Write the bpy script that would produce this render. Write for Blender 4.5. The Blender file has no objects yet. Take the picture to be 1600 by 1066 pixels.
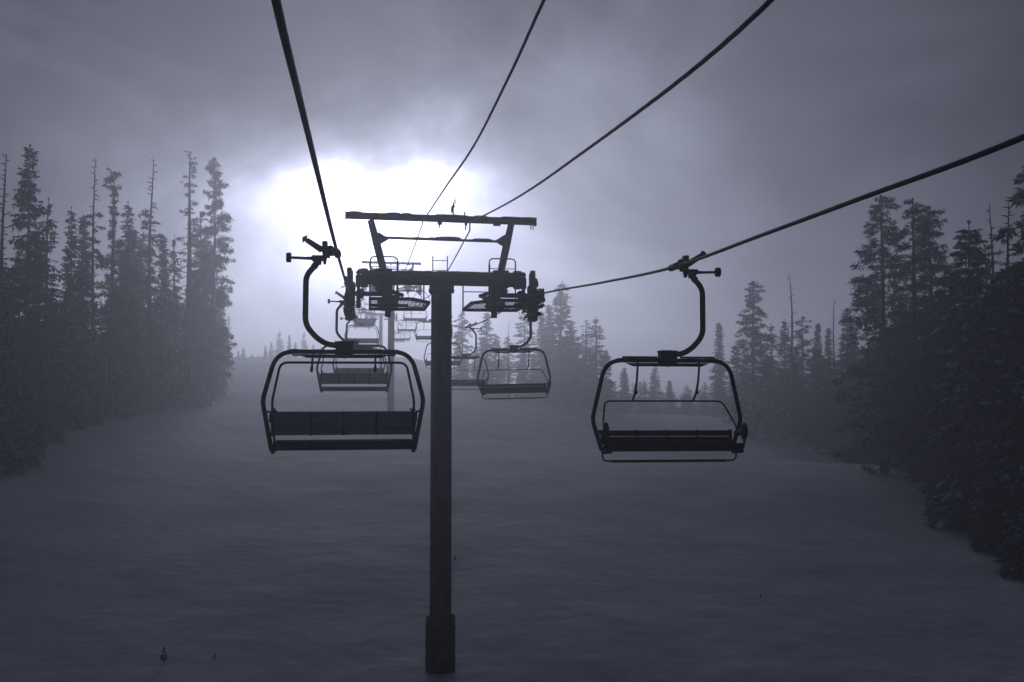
import bpy, bmesh, math, random
from mathutils import Vector, Matrix, noise

# ------------------------------------------------------------------ camera, sky, sun, exposure
sc = bpy.context.scene
R = math.radians
PI = math.pi
YAW, PITCH, FPX = 8.2, 2.5, 1555.0
cam_data = bpy.data.cameras.new('camera')
cam = bpy.data.objects.new('camera', cam_data)
sc.collection.objects.link(cam)
sc.camera = cam
cam.location = (0, 0, 0)
cam.rotation_euler = (R(90 + PITCH), 0, R(-YAW))
cam_data.sensor_width = 36.0
cam_data.lens = FPX * 36.0 / 1600.0
cam_data.clip_start = 0.05
cam_data.clip_end = 3000
sc.render.resolution_x, sc.render.resolution_y = 1024, 682
CAMROT = cam.rotation_euler.to_matrix()

sc.view_settings.view_transform = 'Standard'
sc.view_settings.look = 'None'
sc.view_settings.gamma = 1
sc.view_settings.exposure = 0
sc.render.engine = 'CYCLES'
sc.cycles.use_denoising = True
sc.cycles.volume_bounces = 2
sc.cycles.max_bounces = 6
sc.cycles.diffuse_bounces = 2
sc.cycles.sample_clamp_indirect = 4

SUN_EL, SUN_AZ = 10.2, 1.4        # azimuth from +Y towards +X
SUN_DIR = Vector((math.sin(R(SUN_AZ)) * math.cos(R(SUN_EL)), math.cos(R(SUN_AZ)) * math.cos(R(SUN_EL)), math.sin(R(SUN_EL))))

def build_world():
    w = bpy.data.worlds.new("World"); sc.world = w; w.use_nodes = True
    nt = w.node_tree; nt.nodes.clear(); N = nt.nodes.new; L = nt.links.new
    def mth(op, a, b=None, c=None):
        n = N('ShaderNodeMath'); n.operation = op
        for i, v in enumerate((a, b, c)):
            if v is None: continue
            if hasattr(v, 'is_linked') or hasattr(v, 'node'): L(v, n.inputs[i])
            else: n.inputs[i].default_value = v
        return n.outputs[0]
    out = N('ShaderNodeOutputWorld')
    tc = N('ShaderNodeTexCoord')
    # a slow warp makes the bright patch in the cloud ragged
    nz = N('ShaderNodeTexNoise'); nz.inputs['Scale'].default_value = 3.2; nz.inputs['Detail'].default_value = 5; nz.inputs['Roughness'].default_value = .55
    wm = N('ShaderNodeMapping'); wm.name = 'warp'; wm.inputs['Location'].default_value = (3.74, -3.24, -3.51); L(tc.outputs['Generated'], wm.inputs['Vector']); L(wm.outputs[0], nz.inputs['Vector'])
    sub = N('ShaderNodeVectorMath'); sub.operation = 'SUBTRACT'; L(nz.outputs['Color'], sub.inputs[0]); sub.inputs[1].default_value = (.5, .5, .5)
    mul = N('ShaderNodeVectorMath'); mul.operation = 'SCALE'; L(sub.outputs[0], mul.inputs[0]); mul.inputs['Scale'].default_value = .30
    add = N('ShaderNodeVectorMath'); add.operation = 'ADD'; L(tc.outputs['Generated'], add.inputs[0]); L(mul.outputs[0], add.inputs[1])
    nrm = N('ShaderNodeVectorMath'); nrm.operation = 'NORMALIZE'; L(add.outputs[0], nrm.inputs[0])
    dot = N('ShaderNodeVectorMath'); dot.operation = 'DOT_PRODUCT'; L(nrm.outputs[0], dot.inputs[0]); dot.inputs[1].default_value = SUN_DIR
    ang = mth('ARCCOSINE', mth('MINIMUM', dot.outputs['Value'], 0.99999))
    # the thin part of the cloud in front of the sun: thicker deck above it, thinner towards the horizon
    sp = N('ShaderNodeSeparateXYZ'); L(nrm.outputs[0], sp.inputs[0])
    dz = mth('SUBTRACT', sp.outputs['Z'], SUN_DIR.z - .012)
    up = mth('MULTIPLY', mth('MAXIMUM', dz, 0.0), 2.5); dn = mth('MULTIPLY', mth('MINIMUM', dz, 0.0), 1.28)
    ez = mth('ADD', up, dn)
    dx = mth('SUBTRACT', sp.outputs['X'], SUN_DIR.x - .022)
    back = mth('MULTIPLY', mth('MAXIMUM', mth('MULTIPLY', sp.outputs['Y'], -1.0), 0.0), 4.0)
    e2 = mth('ADD', mth('ADD', mth('MULTIPLY', ez, ez), mth('MULTIPLY', dx, dx)), back)
    def gauss(sig, amp):
        return mth('MULTIPLY', mth('EXPONENT', mth('MULTIPLY', e2, -1.0 / (sig * sig))), amp)
    g1 = gauss(.074, 3.0)
    g2 = mth('ADD', gauss(.165, .90), gauss(.30, .18))
    g3 = mth('MULTIPLY', mth('EXPONENT', mth('MULTIPLY', ang, -2.1)), .155)
    n2 = N('ShaderNodeTexNoise'); n2.name = 'cloud'; n2.inputs['Scale'].default_value = 3.2; n2.inputs['Detail'].default_value = 8; n2.inputs['Roughness'].default_value = .56; n2.inputs['Distortion'].default_value = .7
    mp = N('ShaderNodeMapping'); mp.name = 'clouds'; mp.inputs['Scale'].default_value = (1, 1, 1.6); mp.inputs['Location'].default_value = (-1.4, 5.37, -5.99)
    L(tc.outputs['Generated'], mp.inputs['Vector']); L(mp.outputs[0], n2.inputs['Vector'])
    mr = N('ShaderNodeMapRange'); mr.inputs['From Min'].default_value = .3; mr.inputs['From Max'].default_value = .7
    mr.inputs['To Min'].default_value = .36; mr.inputs['To Max'].default_value = 1.62
    L(n2.outputs['Fac'], mr.inputs['Value'])
    base = mth('MULTIPLY', mth('ADD', mth('ADD', g3, .012), g2), mr.outputs[0])
    tot = mth('ADD', base, g1)
    cmb = N('ShaderNodeVectorMath'); cmb.operation = 'SCALE'; cmb.inputs[0].default_value = (.85, .88, 1.19); L(tot, cmb.inputs['Scale'])
    b2 = N('ShaderNodeBackground'); L(cmb.outputs[0], b2.inputs['Color']); b2.inputs['Strength'].default_value = 1.0
    sky = N('ShaderNodeTexSky'); sky.sky_type = 'NISHITA'; sky.sun_disc = False
    sky.sun_elevation = R(SUN_EL); sky.sun_rotation = R(SUN_AZ); sky.altitude = 3000
    b1 = N('ShaderNodeBackground'); L(sky.outputs[0], b1.inputs['Color']); b1.inputs['Strength'].default_value = .05
    mx = N('ShaderNodeMixShader'); mx.inputs[0].default_value = .96
    L(b1.outputs[0], mx.inputs[1]); L(b2.outputs[0], mx.inputs[2]); L(mx.outputs[0], out.inputs['Surface'])
build_world()

sun_data = bpy.data.lights.new('sun', 'SUN')
sun_data.energy = 0.54
sun_data.angle = R(12)
sun_data.color = (.92, .95, 1.0)
sun = bpy.data.objects.new('sun', sun_data)
sc.collection.objects.link(sun)
sun.rotation_euler = SUN_DIR.to_track_quat('Z', 'Y').to_euler()

HAZE_DENSITY = 0.0042
HAZE_COLOR = (.86, .87, .98)
HAZE_G = 0.75

# ------------------------------------------------------------------ helpers
col = sc.collection
random.seed(7)

def ray(px, py):
    return CAMROT @ Vector(((px - 800) / FPX, (533 - py) / FPX, -1.0))
def at(px, py, d):            # d = distance along the view axis
    return ray(px, py) * d
def atY(px, py, Y):
    r = ray(px, py); return r * (Y / r.y)

def interp(pts, x, smooth=True):
    if x <= pts[0][0]: return pts[0][1]
    for (a, va), (b, vb) in zip(pts, pts[1:]):
        if x <= b:
            t = (x - a) / (b - a)
            return va + (vb - va) * t
    return pts[-1][1]
def sstep(a, b, x):
    t = max(0, min(1, (x - a) / (b - a))); return t * t * (3 - 2 * t)
def hermite(pts, x):
    # monotone-ish smooth curve through points
    n = len(pts)
    if x <= pts[0][0]:
        s = (pts[1][1] - pts[0][1]) / (pts[1][0] - pts[0][0]); return pts[0][1] + s * (x - pts[0][0])
    if x >= pts[-1][0]:
        s = (pts[-1][1] - pts[-2][1]) / (pts[-1][0] - pts[-2][0]); return pts[-1][1] + s * (x - pts[-1][0])
    for i in range(n - 1):
        if x <= pts[i + 1][0]: break
    def sl(k):
        a = pts[max(k - 1, 0)]; b = pts[min(k + 1, n - 1)]; return (b[1] - a[1]) / (b[0] - a[0])
    h = pts[i + 1][0] - pts[i][0]; t = (x - pts[i][0]) / h
    m0, m1 = sl(i) * h, sl(i + 1) * h
    return (2*t**3 - 3*t*t + 1) * pts[i][1] + (t**3 - 2*t*t + t) * m0 + (-2*t**3 + 3*t*t) * pts[i + 1][1] + (t**3 - t*t) * m1

GP = [(-30, -12.6), (0, -9.9), (26, -7.34), (40, -6.1), (60, -4.3), (85, -2.3), (100, -1.2), (130, .8), (157, 2.4), (200, 4.9), (260, 6.3), (340, 5.0), (420, 2.0)]
def ground_z(x, y):
    z = hermite(GP, y)
    z -= 3.6 * sstep(6, 34, x) * sstep(45, 85, y) + 6.5 * sstep(5, 45, x) * sstep(100, 190, y)
    z += 1.4 * sstep(-6, -20, x) * sstep(22, 44, y) * (1 - sstep(56, 96, y))
    z += 1.6 * sstep(-22, -60, x) * sstep(60, 120, y)
    far = sstep(20, 60, y)
    z += .45 * noise.noise(Vector((x * .05, y * .05, 3.3)))* (.5 + far)
    z += .10 * noise.noise(Vector((x * .25, y * .18, 8.1)))
    if -22 < x < 32 and y < 75:
        q = noise.noise(Vector((x * .42, y * .38, 5.5))) + .55 * noise.noise(Vector((x * .95, y * .9, 2.5)))
        z += .055 * abs(q) * (1 if q > 0 else -.5) + .020 * abs(noise.noise(Vector((x * 1.5, y * 1.4, 1.7)))) + .011 * noise.noise(Vector((x * 3.1, y * 2.9, 4.7)))
        rr2 = (x - 1.88)**2 + (y - 26.0)**2
        z += .10 * math.exp(-rr2 / 1.2) - .10 * math.exp(-rr2 / .30)
    return z

def tag(o, label=None, cat=None, group=None, kind=None):
    if label: o['label'] = label
    if cat: o['category'] = cat
    if group: o['group'] = group
    if kind: o['kind'] = kind
    return o
def empty(name, loc=(0, 0, 0), rz=0):
    o = bpy.data.objects.new(name, None); o.location = loc; o.rotation_euler = (0, 0, rz)
    o.empty_display_size = .2
    col.objects.link(o); return o
def copy_tree(o, parent=None):
    c = o.copy(); col.objects.link(c)
    if parent: c.parent = parent
    for ch in [x for x in KIDS.get(o.name, [])]:
        cc = copy_tree(ch, c)
        KIDS.setdefault(c.name, []).append(cc)
    return c
KIDS = {}

class MB:
    """collects vertices and faces for one mesh"""
    def __init__(s): s.v = []; s.f = []; s.sm = []
    def add(s, vs, fs, smooth=False):
        b = len(s.v); s.v += [tuple(p) for p in vs]
        for f in fs: s.f.append(tuple(b + i for i in f)); s.sm.append(smooth)
    def tube(s, pts, r, n=8, cap=True, smooth=True, flat=1.0):
        """swept tube; r a number or a list of radii"""
        pts = [Vector(p) for p in pts]; m = len(pts)
        rs = r if isinstance(r, (list, tuple)) else [r] * m
        vs = []; up = None
        for i, p in enumerate(pts):
            t = (pts[min(i + 1, m - 1)] - pts[max(i - 1, 0)]).normalized()
            if up is None:
                up = Vector((0, 0, 1)) if abs(t.z) < .9 else Vector((0, 1, 0))
            a = t.cross(up); 
            if a.length < 1e-6: a = t.orthogonal()
            a.normalize(); b = a.cross(t).normalized(); up = b
            for k in range(n):
                w = 2 * PI * k / n
                vs.append(p + (a * math.cos(w) + b * math.sin(w) * flat) * rs[i])
        fs = []
        for i in range(m - 1):
            for k in range(n):
                fs.append((i*n + k, i*n + (k + 1) % n, (i + 1)*n + (k + 1) % n, (i + 1)*n + k))
        s.add(vs, fs, smooth)
        if cap:
            s.add(vs[:n], [tuple(range(n - 1, -1, -1))]); s.add(vs[-n:], [tuple(range(n))])
        return s
    def box(s, c, d, rot=None, bev=0.0):
        """box with optional chamfered edges"""
        hx, hy, hz = d[0]/2, d[1]/2, d[2]/2
        b = min(bev, hx*.9, hy*.9, hz*.9)
        M = rot if rot is not None else Matrix.Identity(3)
        c = Vector(c)
        if b <= 0:
            vs = [Vector((x*hx, y*hy, z*hz)) for x in (-1, 1) for y in (-1, 1) for z in (-1, 1)]
            fs = [(0,1,3,2), (4,6,7,5), (0,4,5,1), (2,3,7,6), (0,2,6,4), (1,5,7,3)]
            s.add([c + M @ v for v in vs], fs); return s
        bm = bmesh.new(); bmesh.ops.create_cube(bm, size=1)
        for v in bm.verts: v.co = Vector((v.co.x*d[0], v.co.y*d[1], v.co.z*d[2]))
        bmesh.ops.bevel(bm, geom=bm.edges[:], offset=b, segments=2, affect='EDGES', profile=.5)
        bm.verts.index_update()
        s.add([c + M @ v.co for v in bm.verts], [[v.index for v in f.verts] for f in bm.faces])
        bm.free(); return s
    def cyl(s, p0, p1, r, n=16):
        """closed cylinder with a small chamfer"""
        p0 = Vector(p0); p1 = Vector(p1); t = (p1 - p0); l = t.length; t.normalize(); e = min(.12*l, .15*r)
        return s.tube([p0, p0 + t*e, p1 - t*e, p1], [r - e, r, r, r - e], n, smooth=False)
    def blob(s, c, r, seed=0, rough=.25, sub=2):
        bm = bmesh.new(); bmesh.ops.create_icosphere(bm, subdivisions=sub, radius=1)
        c = Vector(c); r = Vector(r) if not isinstance(r, (int, float)) else Vector((r, r, r))
        vs = []
        for v in bm.verts:
            k = 1 + rough * noise.noise(v.co * 1.6 + Vector((seed * 7.3, seed * 1.9, 0)))
            vs.append(c + Vector((v.co.x*r.x*k, v.co.y*r.y*k, v.co.z*r.z*k)))
        bm.verts.index_update()
        s.add(vs, [[v.index for v in f.verts] for f in bm.faces], True); bm.free(); return s
    def mesh(s, name, m):
        me = bpy.data.meshes.new(name)
        me.from_pydata(s.v, [], s.f); me.polygons.foreach_set('use_smooth', s.sm)
        if m: me.materials.append(m)
        me.update(); return me
    def build(s, name, m, parent=None):
        o = bpy.data.objects.new(name, s.mesh(name, m)); col.objects.link(o)
        if parent is not None:
            o.parent = parent; KIDS.setdefault(parent.name, []).append(o)
        return o

def bezier_path(pts, rad, seg=5):
    """polyline with rounded corners"""
    pts = [Vector(p) for p in pts]; out = [pts[0]]
    for i in range(1, len(pts) - 1):
        a, b, c = pts[i-1], pts[i], pts[i+1]
        r = min(rad, (a-b).length*.48, (c-b).length*.48)
        p = b + (a-b).normalized()*r; q = b + (c-b).normalized()*r
        for k in range(seg + 1):
            t = k / seg; out.append((1-t)**2*p + 2*t*(1-t)*b + t*t*q)
    out.append(pts[-1]); return out

# ------------------------------------------------------------------ materials
def material(name, c1, c2=None, rough=.6, metal=0.0, scale=4.0, bump=.2, bscale=30.0, detail=6, spec=.5, dist=.02, stretch=None, obj=True):
    m = bpy.data.materials.new(name); m.use_nodes = True; nt = m.node_tree; nt.nodes.clear()
    N = nt.nodes.new; L = nt.links.new
    out = N('ShaderNodeOutputMaterial'); p = N('ShaderNodeBsdfPrincipled'); L(p.outputs[0], out.inputs[0])
    tc = N('ShaderNodeTexCoord'); src = tc.outputs['Object'] 
    if stretch:
        mp = N('ShaderNodeMapping'); mp.inputs['Scale'].default_value = stretch; L(src, mp.inputs[0]); src = mp.outputs[0]
    nz = N('ShaderNodeTexNoise'); nz.inputs['Scale'].default_value = scale; nz.inputs['Detail'].default_value = detail; L(src, nz.inputs['Vector'])
    cr = N('ShaderNodeValToRGB'); c2 = c2 or c1
    cr.color_ramp.elements[0].position = .35; cr.color_ramp.elements[1].position = .68
    cr.color_ramp.elements[0].color = (*c1, 1); cr.color_ramp.elements[1].color = (*c2, 1)
    L(nz.outputs['Fac'], cr.inputs[0]); L(cr.outputs[0], p.inputs['Base Color'])
    mr = N('ShaderNodeMapRange'); mr.inputs['To Min'].default_value = max(0, rough - .12); mr.inputs['To Max'].default_value = min(1, rough + .12)
    L(nz.outputs['Fac'], mr.inputs['Value']); L(mr.outputs[0], p.inputs['Roughness'])
    p.inputs['Metallic'].default_value = metal
    p.inputs['Specular IOR Level'].default_value = spec
    if bump:
        n2 = N('ShaderNodeTexNoise'); n2.inputs['Scale'].default_value = bscale; n2.inputs['Detail'].default_value = 4; L(src, n2.inputs['Vector'])
        b = N('ShaderNodeBump'); b.inputs['Strength'].default_value = bump; b.inputs['Distance'].default_value = dist
        L(n2.outputs['Fac'], b.inputs['Height']); L(b.outputs[0], p.inputs['Normal'])
    return m
M = {}
M['steel'] = material('painted_steel', (.018, .018, .024), (.036, .036, .045), rough=.62, scale=3, bump=.25, bscale=40, spec=.2)
M['pole'] = material('pole_steel', (.016, .017, .021), (.045, .047, .056), rough=.7, scale=2.5, bump=.25, bscale=25, spec=.2, stretch=(3, 3, .35))
M['rubber'] = material('black_rubber', (.012, .012, .015), (.022, .022, .026), rough=.8, scale=6, spec=.2)
M['slat'] = material('seat_slat', (.17, .175, .20), (.25, .255, .28), rough=.65, scale=5, bump=.2, stretch=(1, 6, 6), spec=.2)
M['pad'] = material('black_seat_pad', (.010, .010, .012), (.02, .02, .024), rough=.85, scale=8, bump=.4, bscale=60, spec=.15)
M['wood'] = material('weathered_board', (.012, .008, .007), (.026, .017, .015), rough=.9, scale=6, bump=.7, bscale=18, stretch=(8, 8, .7), spec=.1)
M['rope'] = material('wire_rope', (.03, .03, .036), (.06, .06, .068), rough=.55, scale=20, bump=0, spec=.3)
M['frost'] = material('rime_snow', (.55, .56, .60), (.72, .73, .78), rough=.85, scale=9, bump=.5, bscale=30, spec=.2)
M['bark'] = material('bark', (.024, .023, .024), (.055, .052, .052), rough=.95, scale=4, bump=.8, bscale=14, stretch=(3, 3, .6), spec=.1)
M['needles'] = material('spruce_needles', (.012, .016, .015), (.036, .044, .042), rough=.85, scale=1.1, bump=0, spec=.15)
M['needles_frosted'] = material('frosted_needles', (.016, .020, .020), (.085, .095, .11), rough=.85, scale=1.7, bump=0, spec=.15)

def snow_material():
    m = bpy.data.materials.new('wind_blown_snow'); m.use_nodes = True; nt = m.node_tree; nt.nodes.clear()
    N = nt.nodes.new; L = nt.links.new
    out = N('ShaderNodeOutputMaterial'); p = N('ShaderNodeBsdfPrincipled'); L(p.outputs[0], out.inputs[0])
    tc = N('ShaderNodeTexCoord')
    n1 = N('ShaderNodeTexNoise'); n1.inputs['Scale'].default_value = .35; n1.inputs['Detail'].default_value = 8; n1.inputs['Roughness'].default_value = .6
    mp = N('ShaderNodeMapping'); mp.inputs['Scale'].default_value = (1, 1.25, 1); mp.inputs['Rotation'].default_value = (0, 0, .4)
    L(tc.outputs['Object'], mp.inputs[0]); L(mp.outputs[0], n1.inputs['Vector'])
    cr = N('ShaderNodeValToRGB'); cr.color_ramp.elements[0].position = .3; cr.color_ramp.elements[1].position = .7
    cr.color_ramp.elements[0].color = (.60, .64, .76, 1); cr.color_ramp.elements[1].color = (.76, .80, .90, 1)
    L(n1.outputs['Fac'], cr.inputs[0]); L(cr.outputs[0], p.inputs['Base Color'])
    p.inputs['Roughness'].default_value = .8; p.inputs['Specular IOR Level'].default_value = .15
    n2 = N('ShaderNodeTexNoise'); n2.inputs['Scale'].default_value = 1.3; n2.inputs['Detail'].default_value = 9; n2.inputs['Roughness'].default_value = .62; n2.inputs['Distortion'].default_value = .4
    L(mp.outputs[0], n2.inputs['Vector'])
    n3 = N('ShaderNodeTexNoise'); n3.inputs['Scale'].default_value = 9; n3.inputs['Detail'].default_value = 5
    L(mp.outputs[0], n3.inputs['Vector'])
    ad = N('ShaderNodeMath'); ad.operation = 'MULTIPLY_ADD'; L(n3.outputs['Fac'], ad.inputs[0]); ad.inputs[1].default_value = .06; L(n2.outputs['Fac'], ad.inputs[2])
    b = N('ShaderNodeBump'); b.inputs['Strength'].default_value = .4; b.inputs['Distance'].default_value = .08
    L(ad.outputs[0], b.inputs['Height']); L(b.outputs[0], p.inputs['Normal'])
    return m
M['snow'] = snow_material()

# ------------------------------------------------------------------ ground
def build_ground():
    def axis(segs):
        out = []
        for a, b, n in segs: out += [a + (b - a) * i / n for i in range(n)]
        out.append(segs[-1][1]); return out
    xs = axis([(-190, -50, 50), (-50, -20, 40), (-20, 30, 260), (30, 60, 40), (60, 210, 50)])
    ys = axis([(-20, 18, 12), (18, 44, 230), (44, 60, 70), (60, 120, 90), (120, 260, 80), (260, 420, 20)])
    m = MB(); nx = len(xs)
    vs = [(x, y, ground_z(x, y)) for y in ys for x in xs]
    fs = [(j*nx + i, j*nx + i + 1, (j+1)*nx + i + 1, (j+1)*nx + i) for j in range(len(ys)-1) for i in range(nx-1)]
    m.add(vs, fs, True)
    return tag(m.build('snow_ground', M['snow']), kind='structure')
build_ground()

# ------------------------------------------------------------------ line geometry
XC = 1.88                 # line centre
XL, XR = -.43, 4.33
def sight_pts(x, pts):
    out = []
    for px, py in pts:
        q = ray(px, py); k = x / q.x; out.append((q.y * k, q.z * k))
    return sorted(out)
ROPE_L = [(-8, 2.2), (0, 1.98)] + sight_pts(-.43, [(431, 0), (465, 142)]) + [(13.8, 1.79), (19.5, 2.03), (26, 2.42), (30, 2.5), (44, 2.95), (65, 5.3), (80, 7.6), (85, 8.15), (92, 8.2), (106, 8.9), (125, 9.0), (150, 10.2), (157, 10.6), (175, 11.2), (205, 14.2)]
ROPE_R = [(-8, 2.0), (0, 1.90)] + sight_pts(4.33, [(1600, 214), (1340, 312), (1200, 364)]) + [(13.75, 1.685), (18, 1.90), (24.6, 2.28), (29, 2.36), (44, 2.55), (57, 3.7), (68, 5.6), (80, 7.6), (85, 8.15), (91, 8.4), (110, 8.5), (126, 8.2), (147, 8.9), (157, 10.6), (175, 11.2), (205, 14.2)]
T1Y, T2Y, T3Y = 26.0, 85.0, 157.0

def rope_x(side, y):
    return XL - .075 * sstep(13.75, 26, y) if side < 0 else XR - .03 * sstep(13.75, 26, y)

def make_rope(name, fn, y0, y1, r, strands=6, pitch=.28, n=12, fine_to=34):
    m = MB(); ys = []; y = y0
    while y < y1:
        ys.append(y); y += .03 if y < fine_to else 1.0
    ys.append(y1)
    vs = []
    for y in ys:
        c = fn(y); c2 = fn(y + .05); t = (c2 - c).normalized(); a = t.cross(Vector((0, 0, 1))).normalized(); b = a.cross(t)
        k_n = n
        for k in range(k_n):
            w = 2*PI*k/k_n
            rr = r * (1 + (.035 * math.cos(strands * w - 2*PI*y/pitch) if y < fine_to else 0))
            vs.append(c + (a*math.cos(w) + b*math.sin(w)) * rr)
    fs = [(i*n + k, i*n + (k+1) % n, (i+1)*n + (k+1) % n, (i+1)*n + k) for i in range(len(ys)-1) for k in range(n)]
    m.add(vs, fs, True)
    return m.build(name, M['rope'])

def rope_pt(side, y):
    return Vector((rope_x(side, y), y, hermite(ROPE_L if side < 0 else ROPE_R, y)))
tag(make_rope('haul_rope', lambda y: rope_pt(-1, y), -7, 203, .0222, strands=6), 'thick dark haul rope running overhead at left, carrying the chairs that go away', 'cable', 'haul ropes')
tag(make_rope('haul_rope', lambda y: rope_pt(1, y), -7, 203, .0222, strands=6), 'thick dark haul rope crossing the upper right, carrying the chairs that face forward', 'cable', 'haul ropes')

def piecewise(a, b, y): return hermite(a, y) if y < T1Y else hermite(b, y)
COMM_Z = ([(-8, 2.95), (0, 3.02)] + sight_pts(1.38, [(850, 0), (800, 110), (742, 225), (700, 287)]) + [(T1Y, 4.27)], [(T1Y, 4.22), (33, 4.3), (40, 4.5), (50, 5.1), (65, 6.7), (T2Y, 10.4), (120, 10.6), (T3Y, 12.8), (205, 16.6)])
COMM2_Z = ([(-8, 2.9), (0, 2.66)] + sight_pts(2.62, [(1205, 0), (1100, 95), (1000, 173), (900, 246), (835, 292), (785, 322)]) + [(T1Y, 4.27)], [(T1Y, 4.05), (34, 3.83), (45, 3.95), (65, 5.6), (T2Y, 10.1), (120, 10.4), (T3Y, 12.5), (205, 16.3)])
tag(make_rope('communication_cable', lambda y: Vector((XC - .50, y, piecewise(*COMM_Z, y))), -7, 203, .015, strands=1, pitch=.4, n=8), 'thin pale cable from the top middle down to the centre of the tower top beam', 'cable', 'communication cables')
tag(make_rope('communication_cable', lambda y: Vector((XC + .74, y, piecewise(*COMM2_Z, y))), -7, 203, .019, strands=1, pitch=.4, n=8), 'curving cable from the upper right down to the right of the tower top beam', 'cable', 'communication cables')

# ------------------------------------------------------------------ chairs
def make_chair(kind):
    """origin at the grip on the rope; +Y is the way the chair faces; kind 'rear' has its bar fully raised, 'front' hangs half way"""
    s = 1
    root = empty('chairlift_chair')
    # --- grip
    m = MB()
    m.cyl((0, -.16, 0), (0, .16, 0), .05, 10)
    m.tube([(-.02, 0, 0), (-.09, 0, -.015), (-.13, 0, 0)], [.035, .022, .03], 8)
    m.box((-.15, 0, .01), (.10, .16, .14), bev=.015)
    m.box((-.17, .01, .08), (.075, .12, .17), bev=.012)
    m.box((-.17, .0, -.09), (.04, .08, .12), bev=.01)
    m.box((-.245, 0, -.07), (.20, .13, .075), bev=.015)
    m.blob((-.10, .02, .06), (.06, .09, .05), 3)
    grip = m.build('grip', M['steel'], root)
    # spring: stacked rings
    m = MB(); a = Vector((-.17, 0, .02)); b = Vector((-.45, 0, .20)); d = (b - a)
    m.tube([a, b], .022, 8)
    for k in range(13):
        p = a + d * (.16 + .058 * k); t = d.normalized() * .007
        m.cyl(p - t, p + t, .048 - .0008 * k, 10)
    m.cyl(a + d * .93, a + d * 1.0, .058, 6)
    m.cyl(a + d * 1.0, a + d * 1.06, .03, 6)
    m.build('spring', M['steel'], grip)
    m = MB(); m.tube([(-.28, 0, -.07), (-.42, 0, -.072), (-.62, 0, -.065)], [.03, .02, .018], 8)
    lever = m.build('lever_arm', M['steel'], grip)
    m = MB(); m.cyl((-.685, 0, -.065), (-.62, 0, -.065), .067, 14)
    m.build('roller', M['rubber'], grip)
    # --- hanger
    ft = -1.345                                         # frame top height
    m = MB()
    path = bezier_path([(-.235, 0, -.08), (-.30, 0, -.17), (-.42, 0, -.31), (-.425, 0, -.98), (-.27, 0, -1.16), (-.13, 0, -1.245), (.02, 0, -1.26)], .17, 6)
    nn = len(path)
    m.tube(path, [.05 - .012 * (1 - min(1, i / 5)) if i < 6 else .040 for i in range(nn)], 10)
    m.box((-.27, 0, -.115), (.11, .07, .09), bev=.015)
    m.build('hanger', M['steel'], root)
    m = MB()
    m.box((.10, 0, -1.31), (.235, .22, .20), bev=.02)
    m.box((.10, 0, -1.215), (.26, .16, .025), bev=.006)
    m.tube([(.10, 0, -1.40), (.10, 0, -1.44)], .012, 6)
    m.build('mounting_block', M['steel'], root)
    cx = .10
    # --- bail frame
    m = MB()
    kn = -.66 if kind == 'rear' else -.84
    kw = 1.08 if kind == 'rear' else 1.09; lo = -1.33 if kind == 'rear' else -1.27
    pts = [(cx - .955, -.06, ft + lo), (cx - kw, -.02, ft + kn), (cx - .90, 0, ft - .12), (cx - .80, 0, ft),
           (cx + .80, 0, ft), (cx + .90, 0, ft - .12), (cx + kw, -.02, ft + kn), (cx + .955, -.06, ft + lo)]
    pts = [(cx - .955, -.02, ft + lo), (cx - kw, -.02, ft + kn), (cx - .90, 0, ft), (cx + .90, 0, ft), (cx + kw, -.02, ft + kn), (cx + .955, -.02, ft + lo)]
    p = bezier_path(pts[:2] + [Vector(pts[1]).lerp(Vector(pts[2]), .3)], .09, 4)[:-1] + bezier_path([Vector(pts[1]).lerp(Vector(pts[2]), .3)] + pts[2:4] + [Vector(pts[4]).lerp(Vector(pts[3]), .3)], .24, 8) + bezier_path([Vector(pts[4]).lerp(Vector(pts[3]), .3)] + pts[4:], .09, 4)[1:]
    m.tube(p, .031, 10)
    for sx in (-1, 1):      # lower side arms turn forward under the seat
        m.tube(bezier_path([(cx + sx*.955, -.02, ft + lo + .02), (cx + sx*.945, .03, ft + lo - .03), (cx + sx*.93, .46, ft + lo + .01)], .06, 4), .026, 8)
        m.tube(bezier_path([(cx + sx*1.04, -.02, ft + kn - .16), (cx + sx*1.03, .18, ft + kn - .15), (cx + sx*1.0, .42, ft + kn - .17), (cx + sx*.95, .44, ft + lo + .04)], .08, 5), .018, 8)
    m.build('frame', M['steel'], root)
    m = MB()                 # stiffener plate under the top tube and pivots
    m.add([(cx - .62, -.012, ft - .035), (cx + .62, -.012, ft - .035), (cx + .50, -.012, ft - .085), (cx - .50, -.012, ft - .085),
           (cx - .62, .012, ft - .035), (cx + .62, .012, ft - .035), (cx + .50, .012, ft - .085), (cx - .50, .012, ft - .085)],
          [(3, 2, 1, 0), (4, 5, 6, 7), (0, 1, 5, 4), (2, 3, 7, 6), (1, 2, 6, 5), (3, 0, 4, 7)])
    m.build('stiffener_plate', M['steel'], root)
    # --- seat + backrest
    m = MB()
    sz = ft - 1.27 if kind == 'rear' else ft - 1.205
    m.box((cx, .24, sz + .02), (1.88, .44, .055), bev=.022)
    m.box((cx, .455, sz), (1.88, .05, .11), bev=.02)
    m.box((cx, .015, sz), (1.88, .05, .13), bev=.02)
    seat = m.build('seat', M['pad'], root)
    for k in range(5):
        m = MB(); m.box((cx - .8 + .4*k, .24, sz - .035), (.05, .40, .05), bev=.008)
        m.cyl((cx - .8 + .4*k, -.02, sz - .03), (cx - .8 + .4*k, .05, sz - .03), .016, 8)
        m.build('seat_support', M['steel'], seat)
    m = MB()
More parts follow.
